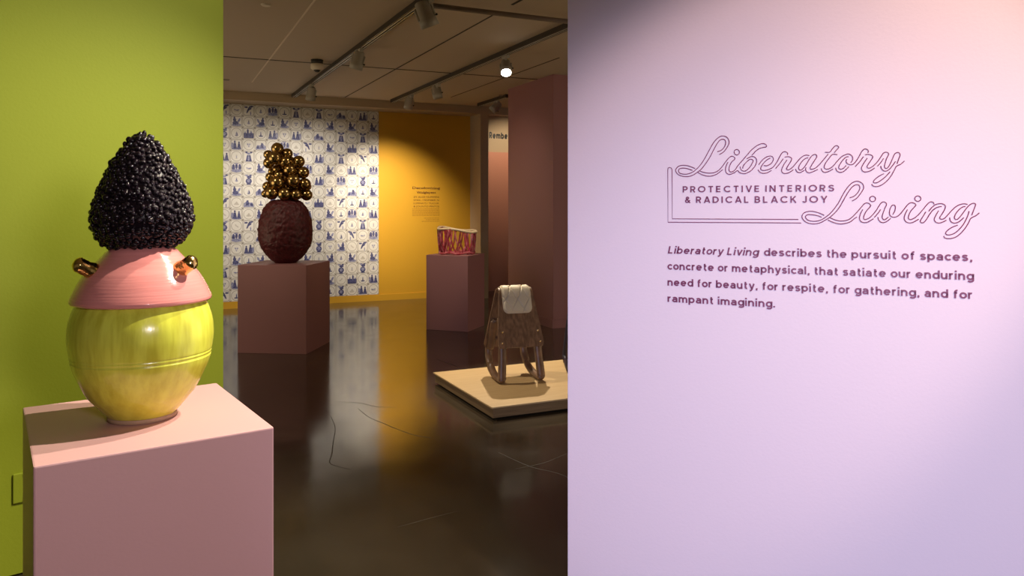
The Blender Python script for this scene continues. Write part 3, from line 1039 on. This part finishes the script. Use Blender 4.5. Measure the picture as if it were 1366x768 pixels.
# ------------------------------------------------------------------ lettering
# traced strokes, tenths of millimetres along the wall and above the floor
SCRIPT_FIRST = """5100,16131 5216,16197 5320,16318 5394,16466 5383,16584 5320,16672 5216,16708 5111,16691 4984,16588 4878,16440 4772,16249 4644,16014 4515,15822 4386,15683 4256,15587 4104,15535 3973,15531 3864,15561 3815,15628 3831,15694 3907,15721 4017,15723 4126,15695 4261,15648
5037,16219 5153,16259 5247,16353 5293,16469 5279,16566 5205,16606 5121,16583 5026,16468 4921,16277 4793,16032 4665,15840 4537,15680 4408,15580 4278,15499 4126,15454 3951,15461 3809,15518 3727,15619 3731,15696 3809,15783 3940,15817 4082,15805 4213,15763 4339,15706
4483,15626 4623,15574 4793,15549 4942,15563 5069,15626 5174,15731 5279,15879 5383,16005 5456,16061 5518,16060 5570,16011 5560,15958 5487,15896 5435,15811 5404,15716 5400,15619 5446,15575 5518,15589 5591,15652 5671,15772 5795,15916 5936,16085 6075,16244 6215,16358 6318,16412 6405,16429 6474,16412 6517,16366 6499,16325 6422,16311 6318,16286 6215,16217 6145,16146 6084,16077
4419,15584 4558,15505 4708,15459 4857,15457 5005,15504 5111,15578 5205,15655
5368,15888 5310,15771 5289,15654 5310,15557 5383,15502 5466,15511 5560,15552 5565,15546 5650,15614 5698,15562 5760,15530 5848,15513 5953,15539 6075,15618 6171,15734 6223,15860 6215,15959 6171,16019 6093,16039 6014,16019 5936,15976
5733,15735 5751,15661 5795,15606 5857,15592 5927,15617 6006,15692 6075,15791 6119,15889 6110,15935 6058,15958 5997,15938 5918,15867 5848,15787 5818,15724 5813,15674
6287,15782 6353,15875 6448,15971 6542,16023 6628,16039 6688,16015 6717,15955 6705,15893 6654,15813 6577,15761 6508,15741 6434,15755
6631,15976 6542,15933 6439,15836 6362,15721 6348,15649 6379,15612 6456,15602 6559,15623 6679,15678 6764,15766 6849,15907 6934,16075 6985,16141 7044,16163 7103,16141 7133,16096 7119,16061
6270,15629 6301,15568 6362,15526 6439,15512 6525,15523 6611,15568 6666,15601
7002,15948 6900,15799 6781,15653
7044,15995 7136,16007 7212,15983 7245,15933 7212,15845 7145,15739 7103,15660 7111,15615 7161,15609 7247,15662 7330,15753 7413,15857 7496,15953 7579,16016 7662,16040 7747,16022
7111,15909 7027,15778 6964,15645 6956,15574 6985,15520 7044,15497 7128,15508 7220,15551 7295,15608
7711,15959 7637,15940 7546,15863 7472,15750 7442,15662 7455,15608 7505,15593 7563,15633 7645,15737 7727,15885 7793,15989 7850,16040 7908,16052 7948,16020 7948,15967 7891,15872 7809,15733 7768,15655 7785,15614 7842,15613 7924,15652 8022,15746 8135,15883 8216,15986 8268,16054
7355,15632 7380,15566 7430,15520 7488,15519 7546,15545 7604,15583
7650,15675 7642,15605 7670,15537 7736,15506 7809,15522 7891,15556 7981,15601
8180,16109 8309,16109 8377,16199 8441,16275 8489,16295 8537,16277 8553,16237 8521,16195 8433,16090
8518,16033 8385,16037 8288,15923 8200,15794 8159,15699 8167,15638 8224,15605 8297,15618 8393,15685 8505,15822 8616,15949 8704,16007 8799,16039 8870,16020 8925,15958 8933,15880 8909,15820 8882,15778
8075,15631 8095,15569 8135,15525 8200,15510 8280,15536 8401,15607
8822,15961 8751,15945 8672,15870 8593,15750 8556,15664 8569,15612 8624,15597 8688,15627 8759,15703
8470,15640 8497,15561 8553,15513 8616,15502 8688,15528 8759,15591 8830,15667
8775,15889 8754,15824 8791,15754 8862,15722 8870,15719 8947,15739 9023,15822 9108,15968 9176,16106 9235,16165 9285,16173 9335,16142 9352,16101 9335,16060
9218,15952 9125,15810 8998,15660
9260,16007 9344,16014 9427,15993 9466,15940 9436,15867 9361,15748 9315,15666 9335,15619 9394,15618 9486,15681 9594,15798 9694,15961 9743,16037 9809,16065 9867,16039 9875,15984 9826,15875 9784,15729 9773,15638 9801,15595 9850,15608 9908,15699 9982,15880 10031,15998 10096,16045 10153,16031 10174,15966 10145,15876 10096,15722
9322,15907 9235,15770 9172,15641 9176,15567 9218,15514 9285,15500 9377,15522 9453,15565 9516,15615
9748,15886 9677,15769 9586,15660
9672,15667 9697,15584 9751,15528 9817,15517 9891,15562 9973,15661 10055,15790
10286,15799 10194,15710 10080,15649 10023,15532 9949,15386 9859,15259 9760,15160 9660,15097 9561,15070 9478,15089 9436,15145
9760,15445 9660,15391 9553,15310 9486,15228 9494,15185 9569,15184 9660,15235 9776,15334 9859,15425 9916,15497
5711,16184 5705,16152 5688,16125 5662,16107 5632,16101 5602,16109 5577,16128 5560,16156 5554,16189 5560,16221 5577,16249 5602,16266 5632,16272 5662,16265 5688,16245 5705,16217 5711,16184"""
SCRIPT_SECOND = """8914,14654 9033,14728 9133,14858 9215,14998 9224,15077 9187,15168 9106,15223 9033,15234 8941,15201 8849,15122 8739,14972 8646,14801 8553,14609 8442,14437 8329,14294 8217,14192 8084,14099 7952,14057 7818,14052 7703,14086 7640,14158 7646,14209 7703,14247 7799,14247 7895,14235 7990,14211 8088,14171
8849,14749 8959,14789 9051,14879 9111,14979 9124,15059 9096,15119 9033,15134 8959,15100 8868,15001 8757,14820 8646,14599 8553,14437 8442,14295 8311,14172 8179,14080 8047,14007 7895,13971 7742,13984 7617,14044 7544,14147 7549,14240 7617,14312 7742,14347 7856,14344 7971,14313 8066,14277 8160,14232
8314,14162 8442,14102 8572,14068 8702,14070 8831,14111 8923,14186 8983,14250 9077,14363 9170,14483 9240,14569 9310,14599 9372,14577 9411,14526 9387,14474 9318,14389 9264,14295 9225,14192 9233,14123 9287,14115 9372,14158 9465,14253 9557,14381 9633,14517 9695,14605 9756,14627 9809,14598 9824,14542 9786,14449 9733,14296 9710,14194 9733,14127 9778,14113 9824,14144 9873,14190
8258,14090 8386,14030 8516,13987 8646,13978 8776,14004 8886,14055 8978,14136 9047,14187
9201,14406 9147,14294 9116,14174 9124,14097 9170,14042 9240,14020 9326,14035 9403,14082 9488,14139
9672,14407 9603,14296 9503,14173
9600,14185 9618,14109 9664,14050 9725,14025 9794,14042 9862,14085 9933,14153
9991,14264 10036,14365 10054,14458 10043,14517 10006,14537 9960,14514 9915,14415 9900,14314 9915,14238 9960,14196 10028,14184 10111,14214 10194,14298 10283,14424 10365,14542 10432,14597 10492,14600 10551,14575 10573,14525 10536,14475 10462,14383 10410,14282 10385,14182 10403,14131 10455,14123 10542,14167 10645,14265 10748,14402 10825,14509 10902,14600 10961,14625 11012,14605 11029,14557
10365,14408 10313,14299 10280,14181 10291,14105 10336,14047 10410,14023 10492,14037 10566,14079 10647,14133
10825,14344 10757,14217 10693,14100 10688,14052 10731,14027 10782,14049 10842,14130 10910,14257 10986,14373 11071,14451 11139,14480 11218,14495
10898,14357 10970,14460 11054,14537 11139,14570 11223,14572 11290,14537 11310,14480 11281,14393 11223,14278 11172,14191 11181,14148 11240,14137 11307,14182 11390,14288 11490,14413 11590,14508 11689,14556 11771,14569 11845,14552
11142,14377 11080,14258 11037,14151 11046,14084 11096,14036 11164,14027 11256,14062 11337,14111
11796,14495 11722,14476 11639,14403 11565,14298 11528,14202 11540,14145 11590,14132 11647,14184 11722,14289 11804,14423 11886,14527 11968,14580 12025,14571 12036,14537 12008,14442 11946,14256
11415,14183 11423,14115 11465,14049 11540,14030 11623,14060 11697,14121 11755,14185
11881,14366 11861,14271 11812,14137 11738,13985 11639,13850 11540,13753 11440,13704 11357,13697 11315,13730 11332,13788 11407,13866 11498,13925 11609,13974
12125,14319 12049,14243 11927,14167 11870,14043 11788,13890 11689,13755 11573,13648 11457,13599 11357,13593 11290,13615 11268,13662
9538,14713 9533,14683 9516,14658 9491,14641 9462,14635 9432,14641 9407,14658 9390,14683 9384,14714 9390,14744 9407,14769 9432,14786 9462,14792 9491,14786 9516,14768 9533,14743 9538,14713
10701,14717 10695,14687 10679,14662 10654,14646 10625,14640 10595,14646 10570,14663 10554,14688 10548,14717 10554,14747 10570,14771 10595,14788 10625,14794 10654,14788 10679,14771 10695,14746 10701,14717"""
FRAME_LINE = """7514,13995 3472,13982 3465,15691 3477,15740 3524,15758 3577,15738 3602,15689 3611,14093 7433,14101"""



def ribbon_strokes(data, half, n=5, smooth=True):
    parts = []
    for ln in data.split('\n'):
        pts = [tuple(float(x) / 10000 for x in q.split(',')) for q in ln.split()]
        p = [Vector((u, -0.0008, v)) for u, v in pts]
        if smooth: p = catmull(p, n)
        parts.append(tube(p, half, seg=6, flat=0.5, up=(0, 1, 0)))
    return join_parts(parts)


# a plain sans drawn with even strokes, cap height 1
def arc(cx, cy, rx, ry, a0, a1, n=14):
    return [(cx + rx * math.cos(math.radians(a0 + (a1 - a0) * i / n)), cy + ry * math.sin(math.radians(a0 + (a1 - a0) * i / n))) for i in range(n + 1)]


def spl(*p):
    return [(q.x, q.y) for q in catmull([(x, y, 0) for x, y in p], 5)]


BOWL = arc(0.27, 0.365, 0.27, 0.2725, 0, 360, 26)
ARCH = arc(0.245, 0.39, 0.245, 0.25, 180, 0) + [(0.49, 0)]
SS = ((.41, .55), (.33, .625), (.21, .638), (.07, .6), (.035, .51), (.1, .42), (.22, .375), (.36, .33), (.415, .23), (.36, .125), (.22, .09), (.09, .11), (.01, .195))
GLYPH = {
    'a': [arc(.235, .44, .225, .198, 155, 0) + [(.46, 0)], [(.46, .40), (.23, .385)] + arc(.2, .24, .2, .148, 90, 270) + [(.30, .10), (.40, .15), (.46, .24)]],
    'b': [[(0, 0), (0, 1)], BOWL], 'c': [arc(.27, .365, .27, .2725, 42, 318, 20)], 'd': [[(.54, 0), (.54, 1)], BOWL],
    'e': [arc(.27, .365, .27, .2725, 0, 318, 22), [(.0, .365), (.6, .365)]],
    'f': [[(.14, 0)] + arc(.33, .76, .19, .15, 180, 80), [(0, .64), (.33, .64)]],
    'g': [BOWL, [(.54, .73)] + arc(.27, -.01, .27, .17, 0, -150)],
    'h': [[(0, 0), (0, 1)], ARCH], 'i': [[(0, 0), (0, .73)], [(0, .86), (0, 1.05)]], 'l': [[(0, 0), (0, 1)]],
    'm': [[(0, 0), (0, .73)], arc(.215, .42, .215, .22, 180, 0) + [(.43, 0)], arc(.645, .42, .215, .22, 180, 0) + [(.86, 0)]],
    'n': [[(0, 0), (0, .73)], ARCH], 'o': [BOWL], 'p': [[(0, .73), (0, -.24)], BOWL],
    'r': [[(0, 0), (0, .73)], arc(.22, .42, .22, .22, 180, 72)], 's': [spl(*SS)],
    't': [[(.12, .93)] + arc(.29, .235, .17, .145, 180, 285), [(0, .64), (.31, .64)]],
    'u': [[(0, .73)] + arc(.245, .34, .245, .25, 180, 360), [(.49, .73), (.49, 0)]],
    'v': [[(0, .73), (.255, 0)], [(.245, 0), (.5, .73)]],
    'y': [[(0, .73), (.265, .02)], [(.52, .73), (.25, -.04), (.19, -.14), (.12, -.175), (.02, -.165)]],
    ',': [[(.03, .17), (.03, .04), (-.02, -.12)]], '.': [[(0, 0), (0, .19)]],
    'L': [[(0, 1), (0, 0)], [(0, .0925), (.46, .0925)]],
    'P': [[(0, 0), (0, 1)], [(0, .91), (.26, .91)] + arc(.26, .675, .26, .235, 90, -90) + [(0, .44)]],
    'R': [[(0, 0), (0, 1)], [(0, .91), (.26, .91)] + arc(.26, .675, .26, .235, 90, -90) + [(0, .44)], [(.26, .44), (.52, 0)]],
    'O': [arc(.43, .5, .43, .415, 0, 360, 30)], 'T': [[(0, .91), (.64, .91)], [(.32, .91), (.32, 0)]],
    'E': [[(0, 0), (0, 1)], [(0, .91), (.5, .91)], [(0, .5), (.46, .5)], [(0, .09), (.5, .09)]],
    'C': [arc(.43, .5, .43, .415, 42, 318, 24)], 'I': [[(0, 0), (0, 1)]],
    'V': [[(0, 1), (.34, 0)], [(.33, 0), (.67, 1)]], 'N': [[(0, 0), (0, 1)], [(0, .96), (.6, .04)], [(.6, 0), (.6, 1)]],
    'S': [spl(*[(x * 1.25, y * 1.37 + (.0 if y > .3 else -.03)) for x, y in SS])],
    'A': [[(0, 0), (.35, 1)], [(.35, 1), (.70, 0)], [(.13, .28), (.57, .28)]],
    'D': [[(0, 0), (0, 1)], [(0, .91), (.24, .91)] + arc(.24, .5, .4, .41, 90, -90, 18) + [(0, .09)]],
    'B': [[(0, 0), (0, 1)], [(0, .91), (.26, .91)] + arc(.26, .715, .23, .195, 90, -90) + [(0, .52)], [(.26, .52)] + arc(.28, .305, .25, .215, 90, -90) + [(0, .09)]],
    'K': [[(0, 0), (0, 1)], [(.55, 1), (.03, .40)], [(.20, .58), (.58, 0)]],
    'J': [[(.36, 1)] + arc(.18, .285, .18, .2, 0, -165)], 'Y': [[(0, 1), (.32, .42)], [(.32, .42), (.64, 1)], [(.32, .5), (.32, 0)]],
    '&': [spl((.64, 0), (.36, .35), (.17, .62), (.15, .78), (.22, .90), (.34, .91), (.43, .80), (.38, .67), (.13, .49), (.03, .3), (.07, .15), (.21, .085), (.37, .13), (.51, .29), (.58, .46))],
}


def stroke_text(name, body, u0, u1, v, cap, material, parent, w=0.205, shear=0.0, gap=0.13, space=0.36):
    """letters in the parent's x (along wall) / z (up) plane, fitted between u0 and u1"""
    strokes, pen = [], 0.0
    for ch in body:
        if ch == ' ':
            pen += space
            continue
        g = GLYPH[ch]
        lo = min(x for s in g for x, y in s)
        hi = max(x for s in g for x, y in s)
        for s in g:
            strokes.append([(x - lo + pen + w / 2 + shear * y, y) for x, y in s])
        rnd_l = 0.05 if ch in 'oecdgqOCvyVAYTtfrJ' else 0.0
        pen += hi - lo + w + gap - rnd_l
    x0 = min(x for s in strokes for x, y in s) - w / 2
    x1 = max(x for s in strokes for x, y in s) + w / 2
    sx_ = (u1 - u0) / (x1 - x0)
    vv, ff = [], []
    for s in strokes:
        n = len(s)
        loop = n > 3 and math.hypot(s[0][0] - s[-1][0], s[0][1] - s[-1][1]) < 1e-6
        o_ = len(vv)
        for i, (x, y) in enumerate(s):
            if loop:
                a_, b_ = s[i - 1 if i else n - 2], s[i + 1 if i < n - 1 else 1]
            else:
                a_, b_ = s[max(i - 1, 0)], s[min(i + 1, n - 1)]
            tx, ty = b_[0] - a_[0], b_[1] - a_[1]
            l_ = math.hypot(tx, ty) or 1
            nx, ny = -ty / l_ * w / 2, tx / l_ * w / 2
            for k in (1, -1):
                vv.append(((x + nx * k - x0) * sx_ + u0, -0.0012, (y + ny * k) * cap + v))
            if i:
                q = o_ + 2 * i
                ff.append((q - 2, q - 1, q + 1, q))
    o = mesh_obj(name, vv, ff, material, parent)
    md = o.modifiers.new('thickness', 'SOLIDIFY')
    md.thickness = 0.0008
    md.offset = 0
    return o


T = thing('wall_title', 'outlined plum script title with small capitals on the lilac wall', 'wall lettering', P0, PA)
v_, f_ = ribbon_strokes(SCRIPT_FIRST, 0.00155)
mesh_obj('script_word', v_, f_, M['ink'], T)['label'] = 'upper outlined script word reading Liberatory'
v_, f_ = ribbon_strokes(SCRIPT_SECOND, 0.00155)
mesh_obj('script_word', v_, f_, M['ink'], T)['label'] = 'lower outlined script word reading Living'
v_, f_ = ribbon_strokes(FRAME_LINE, 0.00145, smooth=False)
mesh_obj('frame_line', v_, f_, M['ink'], T)['label'] = 'double line bracket'
stroke_text('capital_line', 'PROTECTIVE INTERIORS', 0.3947, 0.8431, 1.4942, 0.0200, M['ink'], T, 0.19, 0, 0.34, 0.36)
stroke_text('capital_line', '& RADICAL BLACK JOY', 0.4019, 0.8250, 1.4605, 0.0203, M['ink'], T, 0.19, 0, 0.34, 0.36)

T = thing('wall_paragraph', 'four lines of plum text under the script title on the lilac wall', 'wall lettering', P0, PA)
stroke_text('italic_words', 'Liberatory Living', 0.3463, 0.6316, 1.2968, 0.0240, M['ink'], T, 0.19, 0.2)
stroke_text('text_line', 'describes the pursuit of spaces,', 0.6440, 1.1959, 1.2975, 0.0240, M['ink'], T)
stroke_text('text_line', 'concrete or metaphysical, that satiate our enduring', 0.3455, 1.2004, 1.2450, 0.0240, M['ink'], T)
stroke_text('text_line', 'need for beauty, for respite, for gathering, and for', 0.3455, 1.1977, 1.1928, 0.0240, M['ink'], T)
stroke_text('text_line', 'rampant imagining.', 0.3455, 0.6766, 1.1402, 0.0240, M['ink'], T)

T = thing('wall_text', 'small brown text panel printed on the yellow wall above the woven vessel', 'wall lettering', W0, EA)
text_line('heading', 'Decolonizing', 2.777, 3.235, 1.721, 0.036, M['brown_ink'], T, 0.02)
text_line('heading', 'Wulgleyess', 2.845, 3.165, 1.652, 0.034, M['brown_ink'], T, 0.02)
for z, tx in ((1.582, 'ZY ALGE NUMMINI'), (1.533, 'SMEK / NUMBER N'), (1.484, 'LUMNAYS / TLICUA'), (1.434, '& JOUNTO PINTOJ')):
    text_line('name_line', tx, 2.795, 3.215, z, 0.027, M['brown_ink'], T, 0.0)
rnd = random.Random(3)


def tiny(u0, u1, z, name):
    parts = []
    u = u0
    bm = bmesh.new()
    while u < u1 - 0.006:
        w_ = min(rnd.uniform(0.012, 0.04), u1 - u)
        add_box(bm, (u, -0.0012, z), (u + w_, -0.0004, z + 0.008))
        u += w_ + 0.007
    bm_obj(name, bm, M['pale_ink'], T)


for k in range(6): tiny(2.775, 3.225, 1.405 - k * 0.0212, 'paragraph_line')
for k, u0 in enumerate((2.97, 3.0, 2.93)): tiny(u0, 3.225, 1.258 - k * 0.025, 'credit_line')

T = thing('wall_sign', 'black letters high on the beige wall of the rear room', 'wall lettering', R0 + E2 * 0.04, EA)
stroke_text('letters', 'Rembe', -0.16, 0.19, 2.615, 0.105, M['black_ink'], T, 0.29, 0, 0.12)

# ------------------------------------------------------------------ ceiling fittings


def track(p, q, label):
    p, q = Vector((*p, 0)), Vector((*q, 0))
    d = q - p
    T = thing('light_track', label, 'light track', (p.x, p.y, CEIL), math.atan2(d.y, d.x))
    n_ = d.length
    bm = bmesh.new()
    add_box(bm, (0, -0.034, -0.045), (n_, 0.034, 0))
    bm_obj('track_body', bm, M['track'], T)
    for y0, y1 in ((0.010, 0.0145), (-0.0145, -0.010)):
        bm = bmesh.new()
        add_box(bm, (0.02, y0, -0.0475), (n_ - 0.02, y1, -0.045))
        bm_obj('rail', bm, M['rail'], T)
    bm = bmesh.new()
    add_box(bm, (0.02, -0.0095, -0.0462), (n_ - 0.02, 0.0095, -0.045))
    bm_obj('slot', bm, M['slot'], T)
    return T


track((-3.06, 10.62), (-0.30, 4.95), 'long ceiling light track at left, ending above the wallpaper')
track((-1.76, 11.15), (0.75, 5.95), 'long ceiling light track at centre carrying the lit spotlight')
track((-0.50, 11.56), (0.62, 9.18) if False else (-0.06, 10.62), 'short ceiling light track beside the top of the mauve wall')


def head(track_xy, body, ax, label, lit=False, scale=1.0):
    T = thing('track_spotlight', label, 'spotlight', (*track_xy, CEIL - 0.049), 0, 'track spotlights')
    bz = Vector(body) - Vector((*track_xy, CEIL - 0.049))
    ax = Vector(ax).normalized()
    bm = bmesh.new()
    rot = Matrix.Rotation(-1.11, 3, 'Z')
    add_box(bm, (-0.06, -0.018, -0.03), (0.06, 0.018, 0), 0.004, rot)
    bm_obj('track_adapter', bm, M['lamp'], T)
    top = bz - ax * 0.045 * scale
    side = ax.cross(Vector((0, 1, 0))).normalized()
    v_, f_ = join_parts([tube([Vector((0, 0, -0.028)), top * 0.5 + Vector((0, 0, -0.014)), top], 0.012, seg=10),
                         tube([top + side * 0.056 * scale - ax * 0.01, bz + side * 0.056 * scale + ax * 0.03], 0.008, seg=8),
                         tube([top - side * 0.056 * scale - ax * 0.01, bz - side * 0.056 * scale + ax * 0.03], 0.008, seg=8)])
    mesh_obj('yoke', v_, f_, M['lamp'], T)
    l_ = 0.17 * scale
    s0 = bz - ax * 0.09 * scale
    cyl_obj('housing', s0, ax, 0, 0, 0, M['lamp'], T, 28, [(0, 0.03 * scale), (0.012, 0.046 * scale), (0.11 * scale, 0.050 * scale), (0.115 * scale, 0.058 * scale), (l_, 0.062 * scale), (l_, 0.054 * scale), (l_ - 0.012, 0.052 * scale)])
    c2 = s0 + ax * (l_ - 0.0115)
    cyl_obj('lens', c2, ax, 0.050 * scale, 0.050 * scale, 0.013 if lit else 0.003, M['lens'] if lit else M['lampdark'], T)
    cyl_obj('knob', s0 + ax * 0.11 * scale + side * 0.055 * scale, side, 0.008, 0.008, 0.02, M['lampdark'], T, 12)


def t1(d): return (-1.189 - 1.904 * (d - 6.748) / 3.91, d)
def t2(d): return (0.073 - 1.798 * (d - 7.375) / 3.725, d)


head(t1(5.55), (-0.635, 5.58, 2.86), (0.34, 0.25, -0.9), 'unlit grey spotlight nearest the viewer on the left track', scale=1.15)
head(t1(7.33), (-1.50, 7.36, 2.865), (-0.28, 0.2, -0.93), 'unlit grey spotlight halfway along the left track', scale=1.05)
head(t1(9.45), (-2.52, 9.5, 2.86), (-0.22, 0.3, -0.92), 'unlit grey spotlight at the wallpaper end of the left track')
head(t2(10.4), (-1.42, 10.45, 2.875), (-0.25, 0.3, -0.92), 'unlit grey spotlight at the far end of the centre track')
head(t2(9.45), (-0.945, 9.5, 2.88), (0.22, -0.1, -0.95), 'unlit grey spotlight second from the far end of the centre track')
head(t2(7.66), (-0.062, 7.66, 2.855), (0.04, -0.62, -0.78), 'glowing spotlight shining towards the viewer on the centre track', True)
head((-0.22, 10.97), (-0.235, 10.95, 2.885), (-0.72, -0.1, -0.7), 'unlit grey spotlight beside the mauve wall top')

o = tube_obj('conduit_pipe', [(-0.603 + 0.905 * 0.015, 5.64 + 0.4258 * 0.015, 2.945), (-0.603 + 0.905 * 3.2, 5.64 + 0.4258 * 3.2, 2.945)], 0.02, M['conduit'], None, seg=14)
tag(o, 'brown conduit pipe crossing the ceiling near the top of the picture', 'pipe')
T = thing('ceiling_sensor', 'white ceiling sensor with black base beside the left light track', 'sensor', (-2.093, 8.13, CEIL))
cyl_obj('mount', (0, 0, 0), (0, 0, -1), 0.066, 0.060, 0.045, M['lampdark'], T)
cyl_obj('body', (0, 0, -0.045), (0, 0, -1), 0, 0, 0, M['disc'], T, 28, [(0, 0.068), (0.05, 0.066), (0.062, 0.05), (0.064, 0.04)])
cyl_obj('eye', (0, 0, -0.108), (0, 0, -1), 0.038, 0.018, 0.022, M['lampdark'], T)
for (x, y), mk_, lb in (((-1.914, 5.895), 'disc', 'pale round ceiling cover nearest the viewer'), ((-3.54, 9.38), 'conduit', 'dark round ceiling cover by the green wall edge'), ((-0.15, 10.7), 'conduit', 'dark round ceiling cover below the lit spotlight')):
    bm = bmesh.new()
    bmesh.ops.create_cone(bm, cap_ends=True, segments=32, radius1=0.032, radius2=0.042, depth=0.012)
    o = bm_obj('ceiling_cover', bm, M[mk_])
    o.location = (x, y, CEIL - 0.006)
    tag(o, lb, 'ceiling cover')
